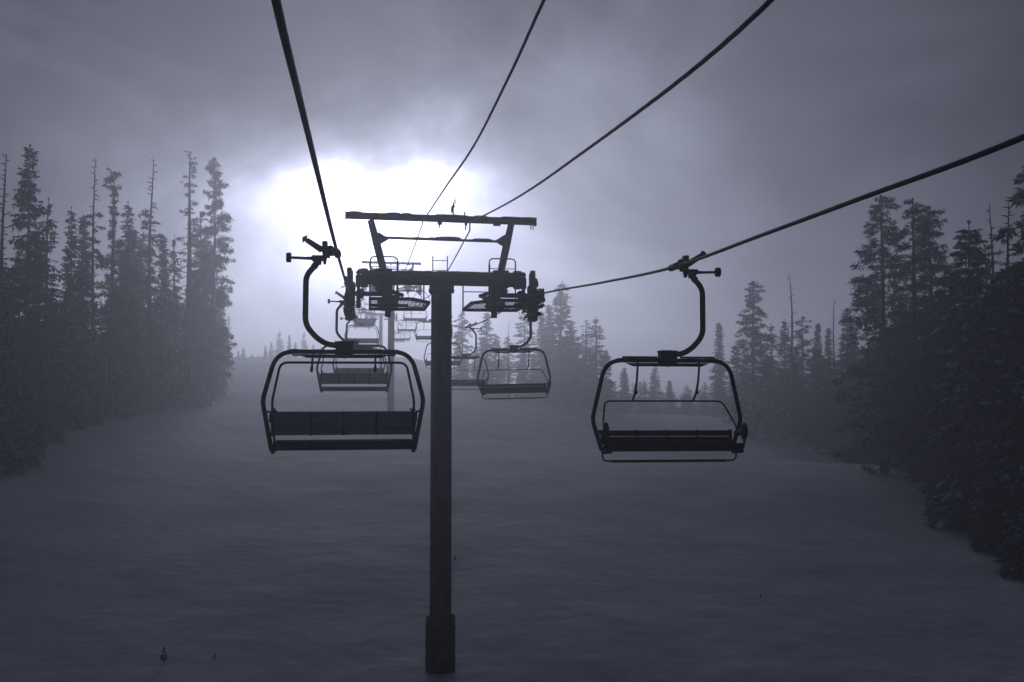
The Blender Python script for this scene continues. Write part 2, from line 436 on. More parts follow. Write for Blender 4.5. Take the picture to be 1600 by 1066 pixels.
    if kind == 'rear':
        zs = [(ft - .862, .108, -.045), (ft - .970, .108, -.028), (ft - 1.076, .104, -.012)]
    else:
        zs = [(ft - 1.035, .08, -.035), (ft - 1.13, .095, -.02)]
    for (z, hgt, yy) in zs:
        m.box((cx, yy, z), (1.90, .026, hgt), Matrix.Rotation(R(8), 3, 'X'), bev=.008)
    back = m.build('backrest', M['slat'] if kind == 'rear' else M['pad'], root)
    zt = zs[0][0] + .05; zb = zs[-1][0] - .06
    for k in (-.94, -.44, .0, .44, .94):
        m = MB(); m.box((cx + k, -.045, (zt + zb)/2), (.025 if abs(k) < .9 else .05, .03, zt - zb), Matrix.Rotation(R(8), 3, 'X'), bev=.005)
        m.build('backrest_bracket', M['steel'], back)
    # armrest ends
    for sx in (-1, 1):
        m = MB()
        if kind == 'rear':
            m.box((cx + sx*.965, .1, ft - .93), (.05, .3, .05), bev=.02)
            for q in range(5):
                w = q*2*PI/5
                m.tube([(cx + sx*.925, -.05, ft - .80), (cx + sx*.925 + .045*math.cos(w), -.05, ft - .80 + .045*math.sin(w))], .012, 6)
            m.box((cx + sx*.955, -.03, ft - .9), (.07, .07, .12), bev=.02)
        else:
            m.blob((cx + sx*.985, .40, ft - .99), (.042, .10, .125), sx + 2, .15)
            m.box((cx + sx*.985, .22, ft - 1.03), (.05, .4, .06), bev=.02)
        m.build('armrest', M['rubber'], root)
    # --- restraint bar
    m = MB()
    if kind == 'rear':
        pts = [(cx - .945, -.05, ft - .80), (cx - .945, -.10, ft - .66), (cx - .835, -.16, ft - .15), (cx + .835, -.16, ft - .15), (cx + .945, -.10, ft - .66), (cx + .945, -.05, ft - .80)]
    else:
        pts = [(cx - 1.0, .3, ft - 1.02), (cx - .95, .36, ft - .56), (cx + .84, .36, ft - .58), (cx + .99, .3, ft - 1.02)]
        pts = [(cx - .97, .22, ft - 1.03), (cx - .96, .1, ft - .90), (cx - .87, -.2, ft - .58), (cx + .87, -.2, ft - .58), (cx + .96, .1, ft - .88), (cx + .97, .22, ft - 1.03)]
    m.tube(bezier_path(pts, .10, 6), .0165 if kind == 'rear' else .0125, 8)
    bar = m.build('restraint_bar', M['steel'], root)
    for sx in (-1, 1):
        m = MB(); x = cx + (sx*.42 if kind == 'rear' else sx*.45 - .0)
        if kind == 'rear':
            m.tube([(x, -.04, ft - .04), (x, -.12, ft - .13), (x, -.17, ft - .2)], .014, 8)
            m.tube([(x, -.17, ft - .19), (x - .004, -.18, ft - .235), (x - .008, -.19, ft - .275)], [.015, .022, .019], 8)
            m.box((cx + sx*.52, .02, ft - .045), (.36, .06, .022), bev=.008)
        else:
            m.tube([(x, .04, ft + .03), (x, .05, ft - .1), (x, .0, ft - .3), (x, -.09, ft - .46), (x + .01, -.2, ft - .575)], [.016, .016, .016, .019, .015], 8)
            m.blob((x - .005, -.08, ft - .455), (.028, .028, .03), 2)
            m.box((cx + sx*.42 + .0, .06, ft + .045), (.50, .07, .026), bev=.008)
        m.build('footrest', M['rubber'], bar)
    if kind != 'rear':
        m = MB()
        m.tube(bezier_path([(cx - .97, .10, ft - 1.25), (cx - .97, .10, ft - 1.415), (cx + .97, .10, ft - 1.415), (cx + .97, .10, ft - 1.25)], .07, 5), .013, 8)
        m.tube([(cx - .82, .10, ft - 1.418), (cx + .82, .10, ft - 1.42)], .019, 8)
        m.build('under_seat_rail', M['steel'], root)
    # rime on the upper sides
    m = MB(); rr = random.Random(5)
    for k in range(9):
        x = cx + rr.uniform(-.7, .7)
        if abs(x - cx) < .15: continue
        m.blob((x, 0, ft + .026), (rr.uniform(.06, .16), .020, .012), k, .4, 1)
    m.blob((cx, 0, -1.205), (.10, .05, .012), 4, .3)
    tag(m.build('snow_crust', M['frost'], root), kind='stuff')
    return root

protoL = make_chair('rear')
protoR = make_chair('front')
LEFT = [(13.75, 'nearest left chair seen from behind, bar raised, left of the tall pole'),
        (29.4, 'chair seen from behind, framed inside the nearest left chair'),
        (42.5, 'third chair from behind, its grey backrest low inside the nearest left frame'),
        (63.0, 'misty chair from behind hanging right below the left sheaves of the near tower'),
        (92.0, 'pale foggy chair from behind, small, just above the backrest of a nearer misty one'),
        (105.0, 'faintest distant chair on the left line, beside the second tower sheaves')]
RIGHT = [(13.75, 'nearest right chair facing forward with black seat, alone in front of misty trees'),
         (29.0, 'chair facing forward just right of the pole, hanging below the right sheaves'),
         (44.0, 'chair facing forward half hidden behind the pole, its right half overlapping a nearer chair'),
         (57.0, 'chair facing forward peeking out on both sides behind the near pole'),
         (68.5, 'misty chair facing forward, cut by the left edge of the near pole'),
         (91.0, 'pale chair below the left catwalk tip, higher than other foggy ones'),
         (111.0, 'very pale foggy chair between the second tower pole and near pole'),
         (127.0, 'barely visible chair in the fog right beside the second tower pole'),
         (147.0, 'faintest tiny chair low in the fog touching the second tower pole')]
rr = random.Random(11)
for i, (y, lab) in enumerate(LEFT):
    o = protoL if i == 0 else copy_tree(protoL)
    o.location = rope_pt(-1, y); o.rotation_euler = (0, R(rr.uniform(-.5, .5)) , R(rr.uniform(-1.5, 1.5)) if i else 0)
    tag(o, lab, 'lift chair', 'chairs going up the left rope')
for i, (y, lab) in enumerate(RIGHT):
    o = protoR if i == 0 else copy_tree(protoR)
    o.location = rope_pt(1, y); o.rotation_euler = (0, R(rr.uniform(-.5, .5)) + (R(1.6) if i == 1 else 0), PI + (R(rr.uniform(-1.5, 1.5)) if i else R(-1)))
    tag(o, lab, 'lift chair', 'chairs coming down the right rope')

# ------------------------------------------------------------------ towers
def make_tower(loc, arm_z, detail=True, arm_half=2.08):
    """loc = base on the snow; arm_z = height of the cross arm above the base"""
    root = empty('lift_tower', loc)
    A = arm_z
    rnd = random.Random(3)
    m = MB()
    m.tube([(0, 0, -.6), (0, 0, A*.5), (0, 0, A - .30)], [.285, .278, .268], 32)
    pole = m.build('pole', M['pole'], root)
    for z in (A*.36, A*.70):
        m = MB(); m.tube([(0, 0, z - .012), (0, 0, z + .012)], .2845 if z < A*.5 else .2755, 32); m.build('weld_seam', M['pole'], pole)
    m = MB()
    m.cyl((0, 0, A - .34), (0, 0, A - .28), .34, 28)
    for k in range(12):
        w = k*PI/6; m.cyl((.305*math.cos(w), .305*math.sin(w), A - .39), (.305*math.cos(w), .305*math.sin(w), A - .25), .02, 6)
    m.box((0, 0, A - .22), (.62, .5, .10), bev=.02)
    m.build('flange', M['steel'], pole)
    # cross arm
    m = MB()
    m.tube([(-arm_half, 0, A), (-arm_half + .02, 0, A), (0, 0, A + .005), (arm_half - .02, 0, A - .01), (arm_half, 0, A - .01)], [.17, .19, .183, .19, .17], 24)
    for sx in (-1, 1):
        m.cyl((sx*(arm_half - .17), 0, A - .02), (sx*(arm_half + .01), 0, A - .02), .235, 24)
        m.box((sx*(arm_half - .42), 0, A - .05), (.24, .36, .36), bev=.04)
        m.box((sx*(arm_half - .62), 0, A - .2), (.34, .30, .12), bev=.04)
    arm = m.build('cross_arm', M['steel'], root)
    m = MB()
    for k in range(16):
        x = rnd.uniform(-1.8, 1.8); m.blob((x, rnd.uniform(-.03, .03), A + .175), (rnd.uniform(.15, .4), .09, rnd.uniform(.015, .03)), k, .3, 2)
    for sx in (-1, 1):
        for q, dx in enumerate((.06, .42, .62)):
            m.blob((sx*(arm_half - dx), 0, A + .19), (.13, .13, .055), q + 5, .3)
    tag(m.build('snow_crust', M['frost'], arm), kind='stuff')
    # lifting frame above
    T = A + 1.585
    m = MB()
    m.tube([(-2.50, 0, T + .03), (0, 0, T), (2.50, 0, T - .03)], .095, 4, smooth=False)
    m.box((-2.49, 0, T + .03), (.03, .2, .21)); m.box((2.5, 0, T - .03), (.03, .2, .21))
    m.build('top_beam', M['steel'], root)
    lf = empty('lifting_frame'); lf.parent = root; KIDS.setdefault(root.name, []).append(lf)
    for sx, xt, xb in ((-1, -1.85, -1.50), (1, 1.85, 1.56)):
        xm = xt + (xb - xt)*.42; m = MB()
        m.tube([(xt, 0, T - .08), (xm, 0, A + .95), (xb, 0, A + .16)], [.085, .10, .095], 4, smooth=False)
        m.box((xb - sx*.0, 0, A + .19), (.42, .26, .10), bev=.03)
        # gusset
        m.add([(xm - sx*.05, -.01, A + 1.2), (xm - sx*.30, -.01, A + 1.045), (xm - sx*.30, -.01, A + 1.0), (xm + sx*.02, -.01, A + .80), (xm - sx*.05, .01, A + 1.2), (xm - sx*.30, .01, A + 1.045), (xm - sx*.30, .01, A + 1.0), (xm + sx*.02, .01, A + .80)],
              [(0, 1, 2, 3), (7, 6, 5, 4), (0, 4, 5, 1), (1, 5, 6, 2), (2, 6, 7, 3)])
        m.build('frame_leg', M['steel'], lf)
    m = MB()
    m.tube([(-1.66, 0, A + 1.055), (0, 0, A + 1.03), (1.66, 0, A + 1.01)], .034, 8)
    m.build('tie_bar', M['steel'], lf)
    m = MB()
    for k in range(7):
        x = rnd.uniform(-1.5, 1.5); m.blob((x, 0, A + 1.06), (rnd.uniform(.12, .28), .035, .025), k, .3)
    m.blob((.17, 0, A + 1.075), (.36, .035, .045), 9, .2)
    for k in range(12):
        x = rnd.uniform(-2.4, 2.4); m.blob((x, 0, T + .10 - x*.012), (rnd.uniform(.12, .35), .07, rnd.uniform(.012, .022)), k, .3)
    tag(m.build('snow_crust', M['frost'], lf), kind='stuff')
    for x, l, w in ((-.05, .16, .12), (.64, .20, .07), (2.38, .15, 0), (2.44, .16, 0), (1.46, 0, .2)):   # hooks and cable hangers
        m = MB()
        if l: m.tube([(x, 0, T - .08), (x - .01, 0, T - .08 - l)], [.022 if w else .014, .014], 6)
        if w: m.box((x, 0, T - .115), (w, .08, .09), bev=.02)
        m.build('cable_hanger', M['steel'], root)
    m = MB()          # small frosted wind gauge on the beam
    m.tube([(.31, 0, T + .05), (.30, 0, T + .27), (.31, 0, T + .42), (.345, 0, T + .50)], [.012, .018, .012, .008], 6)
    m.blob((.275, 0, T + .25), (.035, .03, .10), 1, .4); m.blob((.31, 0, T + .35), (.028, .028, .06), 4, .5)
    m.tube([(.31, 0, T + .40), (.35, 0, T + .44), (.385, 0, T + .42)], .012, 6)
    m.blob((.36, 0, T + .50), (.02, .02, .02), 2)
    m.tube([(.60, 0, T + .08), (.60, 0, T + .15)], .014, 6); m.blob((.6, 0, T + .16), .024, 3)
    m.build('wind_gauge', M['steel'], root)
    # ladder on the uphill side of the pole
    m = MB(); 
    for x in (-.20, .19): m.tube([(x, .48, 1.2), (x, .48, A + .66)], .014, 6)
    for x in (-.20, .19):
        for z in [1.5 + 1.6*k for k in range(int((A - 2) / 1.6) + 1)]: m.tube([(x, .26, z), (x, .48, z)], .012, 6)
    z = A + .535
    while z > 1.3: m.tube([(-.20, .48, z), (.19, .48, z)], .011, 6); z -= .265
    m.build('ladder', M['steel'], root)
    # catwalks, rails, hangers
    for sx in (-1, 1):
        cw = empty('catwalk'); cw.parent = root; KIDS.setdefault(root.name, []).append(cw)
        F = A - .87                         # floor
        m = MB()
        xi, xo = sx*.50, sx*1.86
        y0, y1, ym = -3.8, -.72, -2.9
        xin = sx*.94
        P = [(xo, y1, F), (xo, y0, F), (xin, y0, F), (xi, ym, F), (xi, y1, F)]
        for a, b in zip(P, P[1:] + P[:1]):
            a, b = Vector(a), Vector(b); dd = (b - a).normalized()
            mid = (a + b)/2; ang = math.atan2(dd.y, dd.x)
            m.box(mid, ((b - a).length + .05, .05, .075), Matrix.Rotation(ang, 3, 'Z'))
        m.box((sx*(.94 + 1.86)/2, -1.9, F), (.92, .06, .07))
        m.build('floor_frame', M['steel'], cw)
        m = MB(); st = .095
        x = min(xi, xo) + .04
        while x < max(xi, xo):
            ys = y0
            if abs(x) < abs(xin): ys = y0 + (ym - y0) * (abs(xin) - abs(x)) / (abs(xin) - abs(xi))
            m.box((x, (ys + y1)/2, F + .03), (.007, y1 - ys, .007)); x += st
        y = y0 + .1
        while y < y1:
            xa = abs(xin) if y < y0 else (abs(xin) - (abs(xin) - abs(xi))*min(1, (y - y0)/(ym - y0)))
            m.box((sx*(xa + abs(xo))/2, y, F + .037), (abs(xo) - xa, .007, .007)); y += .16
        m.build('floor_grating', M['steel'], cw)
        m = MB()      # hoop and guard rail
        ix = sx*1.17; ox = sx*1.85
        m.tube(bezier_path([(ix, -.74, F), (ix, -.74, A + .46), (ox, -.74, A + .46), (ox, -.74, F)], .12, 5), .017, 8)
        m.tube([(ix, -.76, F + .1), (ix, -.76, A + .30)], .026, 8)
        m.tube([(ix, -.74, A + .2), (ox, -.74, A + .2)], .011, 6)
        m.tube([(xi, -.70, A - .2), (xi, -.70, F)], .018, 6)
        m.tube([(xi, -.70, A - .40), (ix, -.70, A - .40)], .014, 6)
        m.build('guard_rail', M['steel'], cw)
        # drop hanger joining arm and sheaves
        m = MB(); hx = sx*1.42
        m.box((hx, 0, A - .42), (.26, .30, .56), bev=.05)
        m.box((hx, 0, A - .62), (.5, .34, .20), bev=.06)
        m.tube([(hx, 0, A - .70), (hx, 0, A - .84), (hx, 0, A - .86)], [.30, .20, .15], 14, smooth=False)
        m.cyl((hx - sx*.03, 0, A - 1.02), (hx - sx*.03, 0, A - .80), .08, 10)
        m.box((sx*1.95, 0, A - .42), (1.0, .13, .12), bev=.02)
        m.box((sx*1.15, .0, A - .40), (.35, .12, .10), Matrix.Rotation(sx*R(-20), 3, 'Y'), bev=.03)
        m.blob((hx + sx*.18, -.05, A - .30), (.14, .12, .08), 3 + sx, .4)
        m.blob((hx - sx*.2, .02, A - .50), (.16, .12, .07), 8 + sx, .4)
        m.box((sx*2.10, 0, A - .42), (.16, .2, .26), bev=.05)
        m.build('drop_hanger', M['steel'], root)
        # sheave assembly
        sa = empty('sheave_assembly'); sa.parent = root; KIDS.setdefault(root.name, []).append(sa)
        X = -2.385 if sx < 0 else 2.42
        rz = A - .33                          # rope height at the sheaves
        m = MB()
        # main evener beam and pair rockers, below the wheels' axles
        for (yc, hl, zc, hh, th) in ((0, 1.1, -.62, .07, .05), (-.8, .62, -.44, .06, .05), (.8, .62, -.44, .06, .05), (-1.15, .30, -.30, .055, .04), (-.45, .30, -.30, .055, .04), (.45, .30, -.30, .055, .04), (1.15, .30, -.30, .055, .04)):
            for off in (-.085, .085):
                m.add([(X + off - th/4, yc - hl, rz + zc - hh*.5), (X + off - th/4, yc + hl, rz + zc - hh*.5), (X + off - th/4, yc + hl*.5, rz + zc + hh), (X + off - th/4, yc - hl*.5, rz + zc + hh),
                       (X + off + th/4, yc - hl, rz + zc - hh*.5), (X + off + th/4, yc + hl, rz + zc - hh*.5), (X + off + th/4, yc + hl*.5, rz + zc + hh), (X + off + th/4, yc - hl*.5, rz + zc + hh)],
                      [(0, 1, 2, 3), (7, 6, 5, 4), (0, 4, 5, 1), (1, 5, 6, 2), (2, 6, 7, 3), (3, 7, 4, 0)])
            m.cyl((X - .13, yc, rz + zc), (X + .13, yc, rz + zc), .045, 10)
        m.box((X, 0, rz - .66), (.20, .5, .24), bev=.03)
        m.box((X + sx*.01, .1, rz - .52), (.28, .34, .18), bev=.05)
        m.build('rocker_beam', M['steel'], sa)
        for k in range(8):
            m = MB(); y = -1.33 + .38*k
            c = Vector((X, y, rz - .225 + .02))
            m.tube([c + Vector((-.055, 0, 0)), c + Vector((-.04, 0, 0)), c + Vector((-.02, 0, 0)), c + Vector((.02, 0, 0)), c + Vector((.04, 0, 0)), c + Vector((.055, 0, 0))], [.18, .20, .175, .175, .20, .18], 20, smooth=False)
            m.cyl(c + Vector((-.075, 0, 0)), c + Vector((.075, 0, 0)), .045, 8)
            m.build('sheave', M['rubber'], sa)
        # upper catcher bracket with frozen lumps
        m = MB()
        m.box((X - sx*.02, -.05, rz + .26), (.15, .26, .50), bev=.04)
        m.box((X, 0, rz + .50), (.13, .20, .16), bev=.03)
        m.box((X - sx*.01, 0, rz + .0), (.21, .34, .22), bev=.05)
        m.box((X - sx*.05, 0, rz - .25), (.20, .28, .34), bev=.05)
        m.blob((X + sx*.05, -.1, rz + .22), (.09, .14, .13), 2 + sx, .5)
        m.blob((X - sx*.07, -.1, rz + .06), (.10, .14, .15), 6 + sx, .5)
        m.blob((X + sx*.04, -.15, rz - .42), (.09, .14, .12), 9 + sx, .5)
        m.blob((X - sx*.1, -.15, rz - .68), (.07, .14, .08), 12 + sx, .5)
        m.tube([(X + sx*.05, -.1, rz + .10), (X + sx*.17, -.12, rz + .07), (X + sx*.2, -.12, rz + .04)], .013, 6)
        m.tube([(X + sx*.05, -.1, rz - .5), (X + sx*.16, -.12, rz - .46)], .014, 6)
        m.build('rope_catcher', M['steel'], sa)
        m = MB()      # inner lifting column
        Xi = sx*(2.15 if sx < 0 else 2.17)
        m.box((Xi, 0, rz + .14), (.08, .12, .56), bev=.02); m.box((Xi, 0, rz + .24), (.15, .2, .34), bev=.05)
        m.blob((Xi, 0, rz + .46), (.07, .08, .06), 3, .6); m.blob((Xi - sx*.03, 0, rz + .30), (.08, .1, .09), 7, .6)
        m.box((Xi, 0, rz - .24), (.11, .16, .46), bev=.02); m.blob((Xi - sx*.06, 0, rz - .06), (.11, .12, .08), 5, .5)
        m.tube([(Xi - sx*.02, 0, rz - .3), (Xi - sx*.12, 0, rz - .5), (Xi - sx*.04, 0, rz - .75), (X, 0, rz - .7)], .008, 5)
        m.build('lifting_column', M['steel'], sa)
    if detail:
        # wooden guard boards strapped round the foot of the pole
        g = empty('foot_guard'); g.parent = root; KIDS.setdefault(root.name, []).append(g)
        for k in range(11):
            w = R(-90 + 56 + k * (248 / 10.0)); m = MB()
            rad = .345 + rnd.uniform(-.008, .012); h0 = rnd.uniform(-.02, .05)
            top = 1.38 + rnd.uniform(-.05, .05)
            m.box((rad*math.cos(w), rad*math.sin(w), (top + h0 - .1)/2), (.055, .145, top - h0 + .1), Matrix.Rotation(w, 3, 'Z') @ Matrix.Rotation(R(rnd.uniform(-.8, .8)), 3, 'X'), bev=.008)
            m.build('board', M['wood'], g)
        for z in (.30, .70, 1.10):
            m = MB(); P = []
            for k in range(49):
                w = R(-90 + k*7.5); rr_ = .385 if 45 < (k*7.5) < 315 else .30 + .085*(min(k*7.5, 360 - k*7.5)/45)**3
                P.append((rr_*math.cos(w), rr_*math.sin(w), z + .02*math.sin(w*2 + z*5)))
            m.tube(P, .017, 6)
            m.box((-.10, -.33, z + .02), (.07, .04, .07), bev=.01)
            m.build('strap', M['rubber'], g)
    return root

g1 = ground_z(XC, T1Y)
arm_abs = 2.77
t1 = make_tower((XC, T1Y, g1), arm_abs - g1)
tag(t1, 'nearest lift tower with a tall round pole, wide cross arm and boarded foot', 'lift tower', 'lift towers up the slope')
for (Y, za, dz, lab) in ((T2Y, 8.75, 0, 'second lift tower, pale in the fog just left of the near pole'), (T3Y, 10.95, 0, 'farthest lift tower, faint in the fog left of the second tower pole')):
    gz = ground_z(XC, Y)
    t = make_tower((XC, Y, gz), za - gz, detail=False)
    tag(t, lab, 'lift tower', 'lift towers up the slope')

# ------------------------------------------------------------------ trees
TREE_H = 14.0
def trunk_mb(rnd, h, r0, lean=.15, topr=.012):
    m = MB(); P = []; rs = []; n = 14
    ax, ay = rnd.uniform(-lean, lean), rnd.uniform(-lean, lean)
    for i in range(n + 1):
        t = i/n
        P.append(Vector((ax*math.sin(t*2.5) + .04*math.sin(t*9 + ax*9), ay*math.sin(t*2.2), h*t - .4*(i == 0))))
        rs.append(r0*(1 - t)**.85 + topr)
    m.tube(P, rs, 8)
    def pt(z):
        t = max(0, min(.9999, z/h))*n; i = int(t); return P[i].lerp(P[i+1], t - i) if i or 1 else P[0]
    return m, pt
def blade(m, p, d, l, w, rnd, side=None):
    """one narrow spray of needles"""
    d = d.normalized()
    s = d.cross(Vector((rnd.uniform(-1, 1), rnd.uniform(-1, 1), rnd.uniform(-1, 1))))
    if s.length < .05: s = d.orthogonal()
    s.normalize(); q = p + d*l*rnd.uniform(.35, .55); sag = Vector((0, 0, -.12*l))
    b = len(m.v)
    m.v += [tuple(p), tuple(q + s*w), tuple(p + d*l + sag), tuple(q - s*w*rnd.uniform(.7, 1))]
    m.f.append((b, b+1, b+2, b+3)); m.sm.append(False)

def conifer(seed, r=1.9, clear=.04, step=.2, droop=.45, exp=.85, bare_top=0.0, gap=.25, nb=(4, 6), fine=1.0, snow=0.0, lean=.12, tip=.16, frost=False, cyl=0.0, bw=1.0):
    """spruce: whorls of drooping branches carrying fans of sprays"""
    rnd = random.Random(seed); h = TREE_H
    tm, pt = trunk_mb(rnd, h, .17, lean)
    m = MB(); sm = MB()
    z = clear*h
    lob = [rnd.uniform(0, 100) for _ in range(3)]
    while z < h*(1 - .012):
        t = z/h
        prof = (1 - t)**exp
        if cyl: prof = min(prof, 1)*(1 - cyl) + cyl*min(1, (1 - t)*5)**.7
        prof = prof*min(1, .55 + t*3)
        L0 = r*prof + tip
        if t > 1 - bare_top: L0 *= .35
        for k in range(rnd.randint(*nb)):
            a = rnd.uniform(0, 2*PI)
            nv = noise.noise(Vector((math.cos(a)*1.1 + lob[0], math.sin(a)*1.1 + lob[1], z*.55)))
            if nv < -.55 + gap*1.2 and rnd.random() < .35 + gap: continue
            L = L0*rnd.uniform(.62, 1.08)*(1 + .55*nv)
            if L < .1: continue
            o = Vector((math.cos(a), math.sin(a), 0)); side = Vector((-o.y, o.x, 0))
            rise = rnd.uniform(.0, .35)*(.3 + t); dr = droop*rnd.uniform(.6, 1.3)*(1.15 - t*.6)
            base = pt(z)
            def bp(s): return base + o*(L*s) + Vector((0, 0, L*(rise*s - dr*s*s)))
            # thin wood
            tm.tube([bp(0), bp(.5), bp(1)], [.03*(1 - t) + .008, .018*(1 - t) + .006, .004], 3, cap=False, smooth=False)
            nseg = max(3, int(L/.135*fine))
            for i in range(nseg):
                s = (i + rnd.random())/nseg
                if s < .12: continue
                p = bp(s)
                wl = (.42*L*(1 - s)**.7 + .16)*rnd.uniform(.6, 1.15)
                for sd in (-1, 1):
                    d = o*rnd.uniform(.45, .9) + side*sd*rnd.uniform(.5, 1.1) + Vector((0, 0, rnd.uniform(-.75, .12)))
                    blade(m, p, d, wl, (.045 + .055*rnd.random())*bw, rnd)
                    if wl > .3:
                        q = p + d.normalized()*wl*.45
                        blade(m, q, d + side*rnd.uniform(-.6, .6) + Vector((0, 0, -rnd.uniform(.2, .9))), wl*.6, .05*bw, rnd)
                if rnd.random() < .6: blade(m, p, Vector((rnd.uniform(-.3, .3), rnd.uniform(-.3, .3), -1)), rnd.uniform(.14, .32), .05*bw, rnd)
            blade(m, bp(.9), o + Vector((0, 0, -.1)), .25, .05, rnd)
            if snow and rnd.random() < snow and L > .35:
                for q in range(rnd.randint(1, 3)):
                    s0 = rnd.uniform(.3, .75); s1 = min(1.0, s0 + rnd.uniform(.15, .4)); off = side*rnd.uniform(-.28, .28)*L
                    w = rnd.uniform(.06, .14)*min(1, .5 + L*.4); P_ = []; W_ = []
                    for g in range(5):
                        u = g/4; P_.append(bp(s0 + (s1 - s0)*u) + off*(.4 + .6*u) + Vector((rnd.uniform(-.03, .03), rnd.uniform(-.03, .03), .03 - .10*abs(off.length)*u)))
                        W_.append(w*(.25, .9, 1.1, .8, .2)[g]*rnd.uniform(.75, 1.25))
                    sm.tube(P_, W_, 6, cap=False, flat=.42)
        z += step*rnd.uniform(.6, 1.4)*(1.15 - .4*t)
    for k in range(6): blade(m, pt(h*.985), Vector((rnd.uniform(-.25, .25), rnd.uniform(-.25, .25), 1)), .3, .04, rnd)
    return tm.mesh('trunk', M['bark']), m.mesh('crown', M['needles_frosted' if frost else 'needles']), (sm.mesh('snow_load', M['frost']) if snow else None)

def ragged(seed, r=2.0, clear=.03, n=120, exp=.6, tuft=.42, fine=1.0, bare=0.0, lean=.3, snow=0.0, profile=None, droop=.25):
    """old wind-worn fir: separate clumps of needles on uneven limbs, with open gaps"""
    rnd = random.Random(seed); h = TREE_H
    tm, pt = trunk_mb(rnd, h, .19, lean)
    m = MB(); sm = MB()
    for i in range(n):
        t = clear + (1 - clear)*((i + rnd.random())/n)
        if t > .995: continue
        prof = profile(t) if profile else (1 - t)**exp*min(1, .5 + 2*t) + .12
        a = rnd.uniform(0, 2*PI) if rnd.random() < .6 else i*2.4
        nv = noise.noise(Vector((math.cos(a) + seed, math.sin(a), t*h*.5)))
        L = r*prof*rnd.uniform(.35, 1.12)*(1 + .5*nv)
        if L < .08: L = .08
        o = Vector((math.cos(a), math.sin(a), 0)); z = t*h; base = pt(z)
        rise = rnd.uniform(-.05, .4); dr = droop*rnd.uniform(.4, 1.6)
        def bp(s): return base + o*(L*s) + Vector((0, 0, L*(rise*s - dr*s*s)))
        tm.tube([bp(0), bp(.4), bp(.75), bp(1)], [.035*(1 - t) + .012, .022, .014, .005], 4, cap=False, smooth=False)
        if rnd.random() < bare: continue
        nt = max(1, int(L/.38))
        for q in range(nt + 1):
            s = 1 - q/(nt + 1)*rnd.uniform(.7, .95); c = bp(s) + Vector((rnd.uniform(-.12, .12), rnd.uniform(-.12, .12), rnd.uniform(-.06, .12)))
            R0 = tuft*rnd.uniform(.55, 1.1)*(.55 + .45*min(1, L))
            for k in range(int(58*fine)):
                d = Vector((rnd.gauss(0, 1), rnd.gauss(0, 1), rnd.gauss(0, .62) - .12)).normalized()
                p = c + Vector((d.x*R0*.5, d.y*R0*.5, d.z*R0*.32))*rnd.random()
                blade(m, p, d + o*.5 + Vector((0, 0, -.15)), R0*rnd.uniform(.4, .8), R0*.066, rnd)
            if snow and rnd.random() < snow:
                sm.blob(c + Vector((0, 0, R0*.22)), (R0*.5, R0*.5, R0*.17), rnd.random()*50, .5, 1)
    for k in range(5): blade(m, pt(h*.985), Vector((rnd.uniform(-.3, .3), rnd.uniform(-.3, .3), 1)), .28, .04, rnd)
    return tm.mesh('trunk', M['bark']), m.mesh('crown', M['needles']), (sm.mesh('snow_load', M['frost']) if snow else None)

def snag(seed, n=70, r=.8, crown_to=0.0, lean=.3, up=.2):
    """dead trunk with short bare branches; foliage only below crown_to"""
    rnd = random.Random(seed); h = TREE_H
    tm, pt = trunk_mb(rnd, h, .15, lean, .014)
    for i in range(n):
        t = .2 + .79*((i + rnd.random())/n); a = rnd.uniform(0, 2*PI); o = Vector((math.cos(a), math.sin(a), 0))
        L = r*rnd.uniform(.25, 1)*(.35 + (1 - t)*.9); base = pt(t*h)
        e = base + o*L + Vector((0, 0, L*rnd.uniform(-.3, .5) + up*L)); mid = base.lerp(e, .5) + Vector((0, 0, L*.1))
        tm.tube([base, mid, e], [.034, .024, .010], 4, cap=False, smooth=False)
        for q in range(rnd.randint(0, 3)):
            s = rnd.uniform(.3, .9); p = base.lerp(e, s); d = (o + Vector((rnd.uniform(-1, 1), rnd.uniform(-1, 1), rnd.uniform(-.5, .5)))).normalized()
            tm.tube([p, p + d*L*.4], [.018, .008], 3, cap=False, smooth=False)
    m = None
    if crown_to:
        m = MB()
        for i in range(int(110*crown_to)):
            t = crown_to*rnd.random(); a = rnd.uniform(0, 2*PI); o = Vector((math.cos(a), math.sin(a), 0))
            L = r*rnd.uniform(.5, 1.4)*(1.1 - t*.5); base = pt(t*h); c = base + o*L + Vector((0, 0, -.15*L))
            tm.tube([base, c], [.018, .006], 3, cap=False, smooth=False)
            for k in range(30):
                d = Vector((rnd.gauss(0, 1), rnd.gauss(0, 1), rnd.gauss(0, .5))).normalized()
                blade(m, c.lerp(base, rnd.random()*.6), d + o*.3, rnd.uniform(.15, .32), .045, rnd)
        m = m.mesh('crown', M['needles'])
    return tm.mesh('trunk', M['bark']), m, None

